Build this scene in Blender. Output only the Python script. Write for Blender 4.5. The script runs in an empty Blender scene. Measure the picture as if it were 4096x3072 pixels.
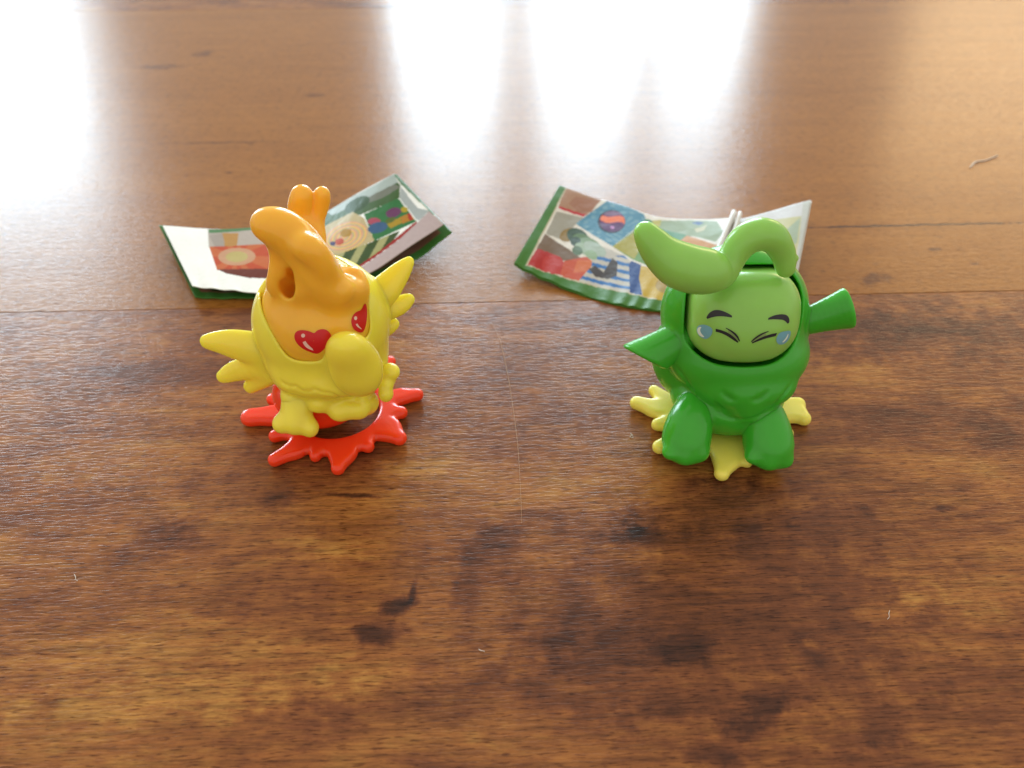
import bpy, bmesh, math, random
import numpy as np
from mathutils import Vector

random.seed(4); rng = np.random.default_rng(4)
CM = 0.01                                   # everything below is measured in centimetres
scene = bpy.context.scene
COL = scene.collection

# ------------------------------------------------------------------ camera
PITCH = math.radians(40.0); CAM_H = 11.0; HFOV = math.radians(65.0)
cam_d = bpy.data.cameras.new("camera"); cam = bpy.data.objects.new("camera", cam_d); COL.objects.link(cam)
cam.location = (0, 0, CAM_H * CM); cam.rotation_euler = (math.pi / 2 - PITCH, 0, 0)
cam_d.sensor_width = 36; cam_d.sensor_fit = 'HORIZONTAL'; cam_d.angle = HFOV
cam_d.clip_start = 0.005; cam_d.clip_end = 50
cam_d.dof.use_dof = True; cam_d.dof.focus_distance = 0.138; cam_d.dof.aperture_fstop = 24.0
scene.camera = cam

# ------------------------------------------------------------------ world, lamps, exposure
w = bpy.data.worlds.new("World"); scene.world = w; w.use_nodes = True
bg = w.node_tree.nodes["Background"]; bg.inputs[0].default_value = (1.0, 0.93, 0.84, 1); bg.inputs[1].default_value = 0.55
vs = scene.view_settings; vs.view_transform = 'Standard'; vs.look = 'None'; vs.exposure = 0.7; vs.gamma = 1.0


def lamp(name, x0, x1, z0, z1, y, rad, col, yaw=0.0):
    """upright rectangular window lamp facing the toys, sizes in metres; rad = radiance"""
    l = bpy.data.lights.new(name, 'AREA'); l.shape = 'RECTANGLE'
    l.size = abs(x1 - x0); l.size_y = abs(z1 - z0); l.energy = rad * math.pi * l.size * l.size_y; l.color = col
    o = bpy.data.objects.new(name, l); COL.objects.link(o)
    o.location = ((x0 + x1) / 2, y, (z0 + z1) / 2); o.rotation_euler = (-math.pi / 2, 0, yaw)
    return o


WL = 9.0; SKY = (0.66, 0.87, 1.0)
lamp("window_lamp", -0.335, -0.06, 0.14, 1.12, 2.5, WL, SKY)
lamp("window_lamp", 0.09, 0.355, 0.14, 1.12, 2.5, WL, SKY)
lamp("window_lamp", 0.45, 0.68, 0.14, 1.12, 2.5, WL * 0.75, SKY)
lamp("window_lamp", -2.2, -1.33, 0.14, 1.14, 2.5, WL, SKY)
lamp("curtain_lamp", -0.37, 0.70, 0.14, 1.72, 2.54, 1.8, (0.72, 0.89, 1.0))
lamp("curtain_lamp", -2.3, -1.22, 0.14, 1.72, 2.54, 1.8, (0.72, 0.89, 1.0))
lamp("sunlit_wall_lamp", 1.1, 2.1, 0.55, 1.0, 2.3, 4.2, (1.0, 0.70, 0.36))

# ------------------------------------------------------------------ measuring helpers (photo pixel of the 4096 px picture -> point in cm)
FPX = 2048 / math.tan(HFOV / 2)
CP, SP = math.cos(PITCH), math.sin(PITCH)


def ray(x, y):
    a = (np.asarray(x, float) - 2048) / FPX; b = (np.asarray(y, float) - 1536) / FPX
    return np.stack([a, CP - b * SP, -SP - b * CP], -1)


def PY(q, Y):
    d = ray(*q); return np.array([0, 0, CAM_H]) + d * (Y / d[1])


def PZ(q, Z):
    d = ray(*q); return np.array([0, 0, CAM_H]) + d * ((Z - CAM_H) / d[2])


def E(x, y): return (2460 + x / 1.508, 840 + y / 1.508)
def B(x, y): return (760 + x / 1.327, 680 + y / 1.327)


# ------------------------------------------------------------------ node helpers
class NT:
    def __init__(s, name):
        s.m = bpy.data.materials.new(name); s.m.use_nodes = True; s.t = s.m.node_tree
        s.b = s.t.nodes["Principled BSDF"]

    def n(s, typ, **kw):
        nd = s.t.nodes.new(typ)
        for k, v in kw.items():
            if k.startswith('i_'):
                nd.inputs[k[2:].replace('_', ' ')].default_value = v
            else:
                setattr(nd, k, v)
        return nd

    def l(s, a, b): s.t.links.new(a, b)

    def math(s, op, a, b=None, c=None, clamp=False):
        nd = s.n('ShaderNodeMath', operation=op); nd.use_clamp = clamp
        for i, v in enumerate((a, b, c)):
            if v is None: continue
            if hasattr(v, 'links') or hasattr(v, 'is_output'): s.l(v, nd.inputs[i])
            else: nd.inputs[i].default_value = v
        return nd.outputs[0]

    def mix(s, fac, a, b, mode='MIX'):
        nd = s.n('ShaderNodeMix', data_type='RGBA', blend_type=mode)
        for i, v in ((0, fac), (6, a), (7, b)):
            if hasattr(v, 'is_output'): s.l(v, nd.inputs[i])
            else: nd.inputs[i].default_value = v if i == 0 else (*v, 1)
        return nd.outputs[2]

    def ramp(s, fac, stops):
        nd = s.n('ShaderNodeValToRGB'); cr = nd.color_ramp
        while len(cr.elements) > len(stops): cr.elements.remove(cr.elements[-1])
        while len(cr.elements) < len(stops): cr.elements.new(0.5)
        for e, (p, c) in zip(cr.elements, stops):
            e.position = p; e.color = (*c, 1) if len(c) == 3 else c
        s.l(fac, nd.inputs[0]); return nd.outputs[0]

    def noise(s, vec, sc, loc=(0, 0, 0), detail=4, rough=0.55, dist=0.0, rot=0.0):
        mp = s.n('ShaderNodeMapping'); mp.inputs['Scale'].default_value = sc; mp.inputs['Location'].default_value = loc
        mp.inputs['Rotation'].default_value = (0, 0, rot)
        s.l(vec, mp.inputs[0])
        nd = s.n('ShaderNodeTexNoise'); nd.inputs['Scale'].default_value = 1.0
        nd.inputs['Detail'].default_value = detail; nd.inputs['Roughness'].default_value = rough
        nd.inputs['Distortion'].default_value = dist
        s.l(mp.outputs[0], nd.inputs['Vector']); return nd.outputs[0]

    def cmvec(s):
        tc = s.n('ShaderNodeTexCoord'); v = s.n('ShaderNodeVectorMath', operation='SCALE')
        s.l(tc.outputs['Object'], v.inputs[0]); v.inputs['Scale'].default_value = 100.0
        return v.outputs[0]


def ink(c): return lin(c) ** 1.22 * 0.72


def lin(c):
    c = np.asarray(c, float) / 255.0
    return np.where(c <= 0.04045, c / 12.92, ((c + 0.055) / 1.055) ** 2.4)


def plastic(name, col, sss=0.6, radius=(1, 1, 1), rscale=0.002, rough=0.2, dark=None):
    t = NT(name); v = t.cmvec()
    n = t.noise(v, (2.2, 2.2, 2.2), detail=3)
    c2 = dark or tuple(0.86 * x for x in col)
    t.l(t.mix(n, c2, col), t.b.inputs['Base Color'])
    t.b.inputs['Subsurface Weight'].default_value = sss; t.b.inputs['Specular IOR Level'].default_value = 0.4
    t.b.inputs['Subsurface Radius'].default_value = radius
    t.b.inputs['Subsurface Scale'].default_value = rscale
    n2 = t.noise(v, (3, 3, 3), detail=3)
    t.l(t.math('MULTIPLY_ADD', n2, 0.14, rough - 0.07), t.b.inputs['Roughness'])
    n3 = t.noise(v, (3.0, 3.0, 3.0), detail=2)
    bp = t.n('ShaderNodeBump'); bp.inputs['Strength'].default_value = 0.15; bp.inputs['Distance'].default_value = 0.0004
    t.l(n3, bp.inputs['Height']); t.l(bp.outputs[0], t.b.inputs['Normal'])
    return t.m


def paint(name, col, rough=0.35):
    t = NT(name); v = t.cmvec(); n = t.noise(v, (14, 14, 14), detail=2)
    t.l(t.mix(n, tuple(0.9 * x for x in col), col), t.b.inputs['Base Color'])
    t.b.inputs['Roughness'].default_value = rough
    return t.m


M_YEL = plastic("yellow_plastic", (0.95, 0.82, 0.075), 0.5, (1.0, 0.75, 0.10), 0.0025, 0.2)
M_ORG = plastic("orange_plastic", (0.98, 0.53, 0.045), 0.6, (1.0, 0.40, 0.05), 0.0028, 0.19)
M_RED = plastic("red_plastic", (0.95, 0.062, 0.012), 0.6, (1.0, 0.15, 0.05), 0.0025, 0.2)
M_GRN = plastic("green_plastic", (0.055, 0.43, 0.028), 0.65, (0.3, 1.0, 0.15), 0.0022, 0.2)
M_LIM = plastic("lime_plastic", (0.31, 0.63, 0.12), 0.65, (0.6, 1.0, 0.2), 0.0022, 0.22)
M_PYEL = plastic("pale_yellow_plastic", (0.93, 0.80, 0.14), 0.6, (1.0, 0.8, 0.2), 0.002, 0.32)
P_HEART = paint("red_print", (0.62, 0.005, 0.008))
P_GLINT = paint("pink_white_print", (0.85, 0.55, 0.45))
P_BLACK = paint("black_print", (0.008, 0.008, 0.012))
P_TEAR = paint("light_blue_print", (0.17, 0.42, 0.50))
P_WHITE = paint("white_print", (0.75, 0.85, 0.75))
P_LID = paint("grey_green_print", (0.22, 0.33, 0.09))


# ------------------------------------------------------------------ mesh helpers
def link(name, me, mat, parent=None):
    o = bpy.data.objects.new(name, me); COL.objects.link(o)
    if mat: me.materials.append(mat)
    if parent is not None: o.parent = parent
    return o


def mesh_obj(name, V, F, mat, parent=None, origin=(0, 0, 0), smooth=True):
    """V in cm, world; stored relative to origin (the parent's position)"""
    V = (np.asarray(V, float) - np.asarray(origin)) * CM
    me = bpy.data.meshes.new(name); me.from_pydata(V.tolist(), [], [list(map(int, f)) for f in F]); me.update()
    if smooth: me.polygons.foreach_set('use_smooth', [True] * len(me.polygons))
    return link(name, me, mat, parent)


def thing(name, label, cat, loc, group=None):
    o = bpy.data.objects.new(name, None); COL.objects.link(o); o.location = np.asarray(loc) * CM
    o.empty_display_size = 0.005
    o['label'] = label; o['category'] = cat
    if group: o['group'] = group
    return o


def cubic(ctrl, n):
    """Catmull-Rom through control points, any dimension"""
    ctrl = np.asarray(ctrl, float); k = len(ctrl)
    P = np.vstack([2 * ctrl[0] - ctrl[1], ctrl, 2 * ctrl[-1] - ctrl[-2]])
    s = np.linspace(0, k - 1 - 1e-9, n); i = s.astype(int); f = (s - i)[:, None]
    a, b, c, d = P[i], P[i + 1], P[i + 2], P[i + 3]
    return 0.5 * (2 * b + (c - a) * f + (2 * a - 5 * b + 4 * c - d) * f ** 2 + (3 * b - a - 3 * c + d) * f ** 3)


# ------------------------------------------------------------------ solid modelling with distance fields
def smin(a, b, k):
    if k <= 0: return np.minimum(a, b)
    h = np.clip(0.5 + 0.5 * (b - a) / k, 0, 1)
    return b * (1 - h) + a * h - k * h * (1 - h)


def smax(a, b, k): return -smin(-a, -b, k)


def rotm(rx=0, ry=0, rz=0):
    from mathutils import Euler
    return np.array(Euler((math.radians(rx), math.radians(ry), math.radians(rz))).to_matrix())


def ell(c, r, rot=None):
    c = np.asarray(c, float); r = np.asarray(r, float)
    def f(p):
        q = p - c
        if rot is not None: q = q @ rot
        k0 = np.sqrt(((q / r) ** 2).sum(-1)); k1 = np.sqrt(((q / (r * r)) ** 2).sum(-1)) + 1e-9
        return k0 * (k0 - 1) / k1
    return f


def rbox(c, h, rad, rot=None):
    c = np.asarray(c, float); h = np.asarray(h, float)
    def f(p):
        q = p - c
        if rot is not None: q = q @ rot
        q = np.abs(q) - h + rad
        return np.sqrt((np.maximum(q, 0) ** 2).sum(-1)) + np.minimum(q.max(-1), 0) - rad
    return f


def chain(pts, k=0.0, flat=None):
    """round cones through (point, radius); flat=(axis_vector, factor) squashes the section along an axis"""
    P = np.array([p for p, r in pts], float); R = np.array([r for p, r in pts], float)
    if len(P) > 2:
        m = 4 * (len(P) - 1) + 1
        PR = cubic(np.hstack([P, R[:, None]]), m); P, R = PR[:, :3], PR[:, 3]
    P, R = list(P), list(R)
    def f(p):
        if flat is not None:
            ax = np.asarray(flat[0], float); ax = ax / np.linalg.norm(ax); s = 1 / flat[1] - 1
            tr = lambda x: x + s * (x @ ax)[..., None] * ax if x.ndim > 1 else x + s * (x @ ax) * ax
        else: tr = lambda x: x
        p = tr(p); out = None
        QP = [tr(x) for x in P]
        for a, b, ra, rb in zip(QP[:-1], QP[1:], R[:-1], R[1:]):
            ab = b - a; h = np.clip(((p - a) @ ab) / max(ab @ ab, 1e-9), 0, 1)
            d = np.sqrt(((p - a - h[:, None] * ab) ** 2).sum(-1)) - (ra + (rb - ra) * h)
            out = d if out is None else smin(out, d, k)
        return out * (flat[1] if flat is not None else 1.0)
    return f


def U(k, *fs):
    def f(p):
        d = fs[0](p)
        for g in fs[1:]: d = smin(d, g(p), k)
        return d
    return f


def SUB(k, a, b): return lambda p: smax(a(p), -b(p), k)
def INT(k, a, b): return lambda p: smax(a(p), b(p), k)
def OFF(a, o): return lambda p: a(p) - o
def halfspace(c, n):
    c = np.asarray(c, float); n = np.asarray(n, float); n = n / np.linalg.norm(n)
    return lambda p: (p - c) @ n


def surface(f, lo, hi, h):
    """surface nets on a grid, vertices then settled on the exact surface"""
    lo = np.asarray(lo, float); hi = np.asarray(hi, float)
    n = np.ceil((hi - lo) / h).astype(int) + 1
    ax = [lo[i] + h * np.arange(n[i]) for i in range(3)]
    V = np.empty(n, np.float64)
    YY, ZZ = np.meshgrid(ax[1], ax[2], indexing='ij'); yz = np.stack([YY.ravel(), ZZ.ravel()], -1)
    step = max(1, 400000 // len(yz))
    for i in range(0, n[0], step):
        xs = ax[0][i:i + step]
        p = np.concatenate([np.repeat(xs, len(yz))[:, None], np.tile(yz, (len(xs), 1))], 1)
        V[i:i + step] = f(p).reshape(len(xs), n[1], n[2])
    S = V < 0
    cnt = np.zeros(n - 1, np.int8)
    offs = [(a, b, c) for a in (0, 1) for b in (0, 1) for c in (0, 1)]
    for a, b, c in offs: cnt += S[a:n[0] - 1 + a, b:n[1] - 1 + b, c:n[2] - 1 + c]
    act = (cnt > 0) & (cnt < 8)
    idx = np.argwhere(act); vid = -np.ones(n - 1, np.int64); vid[act] = np.arange(len(idx))
    pos = np.zeros((len(idx), 3)); num = np.zeros(len(idx))
    for o in offs:
        for d in range(3):
            if o[d] == 1: continue
            o2 = list(o); o2[d] = 1
            a = V[tuple((idx + o).T)]; b = V[tuple((idx + o2).T)]; m = (a < 0) != (b < 0)
            t = np.where(m, a / np.where(m, a - b, 1), 0)
            q = np.repeat(np.array([o], float), len(idx), 0); q[:, d] += t
            pos[m] += q[m]; num[m] += 1
    P = lo + h * (idx + pos / num[:, None])
    faces = []
    for d in range(3):
        e, g = (d + 1) % 3, (d + 2) % 3
        sl0 = [slice(None)] * 3; sl1 = [slice(None)] * 3
        sl0[d] = slice(0, -1); sl1[d] = slice(1, None)
        A = S[tuple(sl0)]; Bq = S[tuple(sl1)]; cr = np.argwhere(A != Bq)
        cr = cr[(cr[:, e] > 0) & (cr[:, g] > 0) & (cr[:, e] < n[e] - 1) & (cr[:, g] < n[g] - 1)]
        def cid(de, dg):
            c = cr.copy(); c[:, e] -= de; c[:, g] -= dg; return vid[tuple(c.T)]
        q = np.stack([cid(1, 1), cid(0, 1), cid(0, 0), cid(1, 0)], -1)
        flip = ~A[tuple(cr.T)]
        q[flip] = q[flip][:, ::-1]
        faces.append(q)
    Fq = np.concatenate(faces); Fq = Fq[(Fq >= 0).all(1)]
    for _ in range(2):
        d = f(P); e = 0.004
        g = np.stack([f(P + np.eye(3)[i] * e) - f(P - np.eye(3)[i] * e) for i in range(3)], -1) / (2 * e)
        gl = (g * g).sum(-1); st = np.clip(d / np.maximum(gl, 0.2), -h * 0.6, h * 0.6)
        P = P - g * st[:, None]
    return P, Fq


def solid(name, f, lo, hi, h, mat, parent, origin):
    P, Fq = surface(f, lo, hi, h)
    return mesh_obj(name, P, Fq, mat, parent, origin)


def march(q, f, y0):
    """points where sight lines meet a solid, starting at depth y0"""
    q = np.asarray(q, float); d = ray(q[:, 0], q[:, 1]); t = y0 / d[:, 1]
    dl = np.sqrt((d * d).sum(-1)); C = np.array([0, 0, CAM_H])
    for _ in range(60):
        v = f(C + d * t[:, None]); t = t + np.clip(v, -0.05, 0.2) / dl * 0.75
    return C + d * t[:, None], d / dl[:, None]


def grad(f, P, e=0.01):
    g = np.stack([f(P + np.eye(3)[i] * e) - f(P - np.eye(3)[i] * e) for i in range(3)], -1)
    return g / (np.sqrt((g * g).sum(-1)) + 1e-9)[:, None]


def resample(c, n):
    c = np.asarray(c, float); s = np.r_[0, np.cumsum(np.hypot(*np.diff(c, axis=0).T))]
    u = np.linspace(0, s[-1], n); return np.stack([np.interp(u, s, c[:, i]) for i in range(2)], -1)


def smooth_poly(c, it=2, closed=True):
    c = np.asarray(c, float)
    for _ in range(it):
        nx = np.roll(c, -1, 0) if closed else c[1:]
        a = c if closed else c[:-1]
        c = np.stack([a * 0.75 + nx * 0.25, a * 0.25 + nx * 0.75], 1).reshape(-1, 2)
    return c


def inpoly(q, poly):
    x, y = q[:, 0], q[:, 1]; r = np.zeros(len(q), bool); n = len(poly)
    for i in range(n):
        x1, y1 = poly[i]; x2, y2 = poly[(i + 1) % n]
        c = (y1 > y) != (y2 > y)
        with np.errstate(divide='ignore', invalid='ignore'):
            r ^= c & (x < (x2 - x1) * (y - y1) / (y2 - y1 + 1e-12) + x1)
    return r


def printed(name, grid_px, closed, f, y0, mat, parent, origin, off=0.004):
    """thin printed mark lying on the solid f; grid_px (rows, cols, 2)"""
    r, c, _ = grid_px.shape
    P, d = march(grid_px.reshape(-1, 2), f, y0)
    P = P + grad(f, P) * off
    F = []
    for i in range(r - 1):
        for j in range(c if closed else c - 1):
            a, b = i * c + j, i * c + (j + 1) % c
            F.append((a, b, b + c, a + c))
    return mesh_obj(name, P, F, mat, parent, origin)


def blob_mark(name, outline, centre, conv, f, y0, mat, parent, origin, off=0.004, it=2):
    o = smooth_poly([conv(*p) for p in outline], it); c = np.array(conv(*centre), float)
    rows = [c + (o - c) * k for k in np.linspace(0.02, 1, 14)]
    return printed(name, np.stack(rows), True, f, y0, mat, parent, origin, off)


def strip_mark(name, up, low, conv, f, y0, mat, parent, origin, off=0.004, n=40):
    a = resample(smooth_poly([conv(*p) for p in up], 2, False), n); b = resample(smooth_poly([conv(*p) for p in low], 2, False), n)
    rows = [a * (1 - k) + b * k for k in np.linspace(0, 1, 6)]
    return printed(name, np.stack(rows), False, f, y0, mat, parent, origin, off)


def groove(f, pts, conv, r, depth=0.6, y0=9.6, k=0.03):
    """round-bottomed crease pressed into a solid along a line"""
    c = smooth_poly([conv(*p) for p in pts], 1, False)
    P, _ = march(c, f, y0); P = P + grad(f, P) * r * (1 - 2 * depth + depth)
    rr = np.full(len(P), r); rr[0] = rr[-1] = r * 0.35
    ch = chain(list(zip(P, rr)))
    lo, hi = P.min(0) - 0.2, P.max(0) + 0.2
    def g(p):
        d = f(p); m = ((p > lo) & (p < hi)).all(1) & (d < 0.15)
        if m.any():
            d = d.copy(); d[m] = smax(d[m], -ch(p[m]), k)
        return d
    return g


# ------------------------------------------------------------------ floor
FROT = math.radians(2.2)


def wood(name, stops, streak, sparkle, knots, seed, sc=(0.24, 0.7)):
    t = NT(name); v = t.cmvec()
    n1 = t.noise(v, (sc[0], sc[1], 1), (seed, seed * 1.7, 0), detail=9, rough=0.62, dist=0.9)
    n1b = t.noise(v, (0.9, 2.8, 1), (seed * 3, 2, 0), detail=8, rough=0.7, dist=0.5)
    n1c = t.noise(v, (2.4, 9.0, 1), (seed, 4, 0), detail=6, rough=0.7, dist=0.4)
    n1d = t.noise(v, (3.0, 1.2, 1), (seed, 14, 0), detail=4, rough=0.6, dist=0.6)
    mixn = t.math('ADD', t.math('ADD', t.math('MULTIPLY_ADD', n1, 0.42, 0.055), t.math('MULTIPLY', n1b, 0.24)), t.math('ADD', t.math('MULTIPLY', n1c, 0.17), t.math('MULTIPLY', n1d, 0.09)))
    kn = t.math('MULTIPLY_ADD', n1c, 2.2, -0.25, clamp=False)
    # knots and dark stains of the wood print, and one painted toy shadow
    for (kx, ky, rx, ry, rot, st) in knots:
        mp = t.n('ShaderNodeMapping', vector_type='TEXTURE'); mp.inputs['Location'].default_value = (kx, ky, 0)
        mp.inputs['Rotation'].default_value = (0, 0, rot); mp.inputs['Scale'].default_value = (rx, ry, 1)
        wob = t.n('ShaderNodeTexNoise'); wob.inputs['Scale'].default_value = 1.9; wob.inputs['Detail'].default_value = 7; wob.inputs['Roughness'].default_value = 0.65
        t.l(v, wob.inputs['Vector'])
        add = t.n('ShaderNodeVectorMath', operation='MULTIPLY_ADD')
        t.l(wob.outputs['Color'], add.inputs[0]); add.inputs[1].default_value = (2.6 * rx, 2.6 * ry, 0)
        sb = t.n('ShaderNodeVectorMath', operation='SUBTRACT'); t.l(v, sb.inputs[0]); sb.inputs[1].default_value = (1.3 * rx, 1.3 * ry, 0)
        t.l(sb.outputs[0], add.inputs[2]); t.l(add.outputs[0], mp.inputs[0])
        flat = t.n('ShaderNodeVectorMath', operation='MULTIPLY'); t.l(mp.outputs[0], flat.inputs[0]); flat.inputs[1].default_value = (1, 1, 0)
        ln = t.n('ShaderNodeVectorMath', operation='LENGTH'); t.l(flat.outputs[0], ln.inputs[0])
        mr = t.n('ShaderNodeMapRange', interpolation_type='SMOOTHSTEP'); t.l(ln.outputs['Value'], mr.inputs[0])
        mr.inputs[1].default_value = 0.15; mr.inputs[2].default_value = 1.25; mr.inputs[3].default_value = st * 0.75; mr.inputs[4].default_value = 0
        mixn = t.math('SUBTRACT', mixn, t.math('MULTIPLY', mr.outputs[0], kn))
    col = t.ramp(mixn, stops)
    g1 = t.noise(v, (0.55, 11, 1), (seed, 0, 0), detail=5, rough=0.6, dist=0.15)
    g2 = t.noise(v, (2.6, 30, 1), (0, seed, 0), detail=3, rough=0.6)
    gm = t.ramp(t.math('ADD', t.math('MULTIPLY', g1, 0.6), t.math('MULTIPLY', g2, 0.4)),
                [(0.32, (1 - streak,) * 3), (0.52, (1, 1, 1)), (0.7, (1 + streak * 0.55, 1 + streak * 0.5, 1 + streak * 0.4))])
    col = t.mix(1.0, col, gm, 'MULTIPLY')
    pore = t.noise(v, (4.0, 34, 1), (2, seed, 5), detail=2, rough=0.5)
    col = t.mix(1.0, col, t.ramp(pore, [(0.33, (0.45, 0.38, 0.34)), (0.44, (1, 1, 1))]), 'MULTIPLY')
    t.l(col, t.b.inputs['Base Color'])
    # embossed grain: long broken grooves and short pores, pressed into the lacquer
    b1 = t.noise(v, (0.35, 5.5, 1), (seed, 9, 0), detail=3, rough=0.5, dist=0.1)
    b2 = t.noise(v, (3.6, 20, 1), (5, seed, 0), detail=2, rough=0.5)
    b3 = t.noise(v, (22, 34, 1), (5, seed, 0), detail=2, rough=0.5)
    hgt = t.math('ADD', t.math('ADD', t.math('MULTIPLY', b1, 0.38), t.math('MULTIPLY', t.ramp(b2, [(0.36, (0, 0, 0)), (0.52, (1, 1, 1))]), 0.32)), t.math('MULTIPLY', b3, 0.05))
    bp = t.n('ShaderNodeBump'); bp.inputs['Strength'].default_value = sparkle; bp.inputs['Distance'].default_value = 0.0004
    t.l(hgt, bp.inputs['Height']); t.l(bp.outputs[0], t.b.inputs['Normal'])
    rn = t.noise(v, (0.7, 6, 1), (1, seed, 0), detail=3)
    t.l(t.math('MULTIPLY_ADD', rn, 0.10, 0.19), t.b.inputs['Roughness'])
    t.b.inputs['Anisotropic'].default_value = 0.65
    tg = t.n('ShaderNodeCombineXYZ'); tg.inputs[0].default_value = -math.sin(FROT); tg.inputs[1].default_value = math.cos(FROT)
    t.l(tg.outputs[0], t.b.inputs['Tangent'])
    t.b.inputs['IOR'].default_value = 1.5; t.b.inputs['Specular IOR Level'].default_value = 0.24
    return t.m


def knot_or_shade_at(px, py, rx, ry, st, rot=0.0):
    """place a knot of the printed wood or a shadow painted into it; px in the 2212 px view"""
    x, y, _ = PZ((px * 4096 / 2212, py * 4096 / 2212), 0.0)
    c, s = math.cos(-FROT), math.sin(-FROT)
    return (c * x - s * y, s * x + c * y, rx, ry, rot, st)


KN_DARK = [knot_or_shade_at(855, 1310, 0.35, 0.22, 0.33, 0.5), knot_or_shade_at(815, 1370, 0.45, 0.2, 0.30), knot_or_shade_at(890, 1280, 0.07, 0.35, 0.26, -0.2), knot_or_shade_at(765, 1070, 0.55, 0.07, 0.36, -0.12),
           knot_or_shade_at(330, 1170, 0.6, 0.6, 0.16), knot_or_shade_at(400, 1150, 0.45, 0.3, 0.2), knot_or_shade_at(1372, 1147, 0.22, 0.16, 0.36), knot_or_shade_at(1060, 1170, 0.55, 0.5, 0.22),
           knot_or_shade_at(1010, 1260, 0.3, 0.9, 0.16), knot_or_shade_at(1580, 1060, 1.0, 0.5, 0.16), knot_or_shade_at(1400, 1150, 0.8, 0.4, 0.14), knot_or_shade_at(1480, 1400, 0.7, 0.3, 0.2),  # wide patch before the green toy puts its soft shadow into the wood colour
           knot_or_shade_at(1640, 1540, 0.8, 0.3, 0.2, 0.5), knot_or_shade_at(1810, 1110, 0.7, 0.3, 0.14), knot_or_shade_at(2035, 1098, 0.3, 0.12, 0.26), knot_or_shade_at(800, 980, -0.1 + 0.6, 0.3, 0.12),
           knot_or_shade_at(600, 1080, 0.35, 0.3, 0.16), knot_or_shade_at(1900, 1560, 0.4, 0.4, 0.16), knot_or_shade_at(1560, 1630, 0.6, 0.2, 0.2), knot_or_shade_at(250, 800, 1.6, 0.4, 0.08),
           knot_or_shade_at(1560, 1300, 3.6, 2.3, 0.17), knot_or_shade_at(1950, 720, 4.5, 1.3, 0.22), knot_or_shade_at(1500, 690, 4.0, 0.7, 0.14), knot_or_shade_at(2100, 900, 2.5, 1.2, 0.12), knot_or_shade_at(1250, 1480, 1.6, 1.0, 0.08), knot_or_shade_at(350, 1450, 3.2, 1.2, -0.10), knot_or_shade_at(200, 1000, 3.0, 1.0, -0.07), knot_or_shade_at(1050, 1420, 1.2, 0.5, -0.06), knot_or_shade_at(900, 1010, 0.9, 0.35, -0.16), knot_or_shade_at(700, 1180, 0.9, 0.4, -0.12), knot_or_shade_at(1750, 1390, 0.2, 0.12, -0.2), knot_or_shade_at(400, 1500, 3.0, 0.4, -0.12),
           knot_or_shade_at(2080, 1290, 1.2, 0.6, -0.12)]
KN_LIGHT = [knot_or_shade_at(2022, 538, 0.24, 0.14, 0.6), knot_or_shade_at(2110, 570, 0.28, 0.1, 0.5), knot_or_shade_at(1890, 605, 0.6, 0.3, 0.36, 0.4), knot_or_shade_at(345, 145, 1.2, 0.35, 0.4), knot_or_shade_at(440, 115, 0.5, 0.4, 0.35),
            knot_or_shade_at(495, 373, 0.25, 0.14, 0.35), knot_or_shade_at(470, 308, 2.6, 0.12, 0.3), knot_or_shade_at(685, 205, 0.5, 0.3, 0.25), knot_or_shade_at(1990, 486, 3.6, 0.06, 1.3, 0.01)]
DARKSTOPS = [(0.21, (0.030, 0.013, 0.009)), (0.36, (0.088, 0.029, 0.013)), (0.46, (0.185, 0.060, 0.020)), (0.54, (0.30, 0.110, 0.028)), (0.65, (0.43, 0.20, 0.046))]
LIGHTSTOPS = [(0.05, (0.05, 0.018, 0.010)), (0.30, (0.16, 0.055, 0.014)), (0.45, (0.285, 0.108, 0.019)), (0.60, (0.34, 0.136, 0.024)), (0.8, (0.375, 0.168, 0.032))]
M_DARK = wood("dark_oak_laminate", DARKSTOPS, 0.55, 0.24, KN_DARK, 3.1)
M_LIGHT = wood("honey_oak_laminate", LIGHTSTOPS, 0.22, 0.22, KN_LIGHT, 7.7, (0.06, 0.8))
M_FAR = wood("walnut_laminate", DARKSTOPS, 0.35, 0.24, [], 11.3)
t = NT("fibreboard"); t.b.inputs['Base Color'].default_value = (0.12, 0.06, 0.03, 1); M_SUB = t.m

y_seam = float((lambda p: -math.sin(FROT) * p[0] + math.cos(FROT) * p[1])(PZ((4096, 1162), 0)))
fl = bpy.data.objects.new("floor", None); COL.objects.link(fl); fl['kind'] = 'structure'
fl.rotation_euler = (0, 0, FROT)


def plank(y0, y1, mat):
    bm = bmesh.new(); g = 0.004
    bmesh.ops.create_cube(bm, size=1.0)
    X = 200.0
    for v_ in bm.verts:
        v_.co = Vector((v_.co.x * 2 * X, (y0 + g) if v_.co.y < 0 else (y1 - g), 0.0 if v_.co.z > 0 else -0.8)) * CM
    ed = [e for e in bm.edges if all(v_.co.z > -1e-6 for v_ in e.verts)]
    bmesh.ops.bevel(bm, geom=ed, offset=0.012 * CM, segments=2, affect='EDGES')
    me = bpy.data.meshes.new("plank"); bm.to_mesh(me); bm.free()
    return link("plank", me, mat, fl)


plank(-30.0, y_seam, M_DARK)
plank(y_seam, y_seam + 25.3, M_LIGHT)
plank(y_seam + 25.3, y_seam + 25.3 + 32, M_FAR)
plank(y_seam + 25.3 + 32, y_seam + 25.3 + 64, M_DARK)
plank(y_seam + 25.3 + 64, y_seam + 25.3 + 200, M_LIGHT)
bm = bmesh.new(); bmesh.ops.create_grid(bm, x_segments=1, y_segments=1, size=2.2)
me = bpy.data.meshes.new("underlay"); bm.to_mesh(me); bm.free()
o = link("underlay", me, M_SUB, fl); o.location = (0, 1.0, -0.0085)


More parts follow.
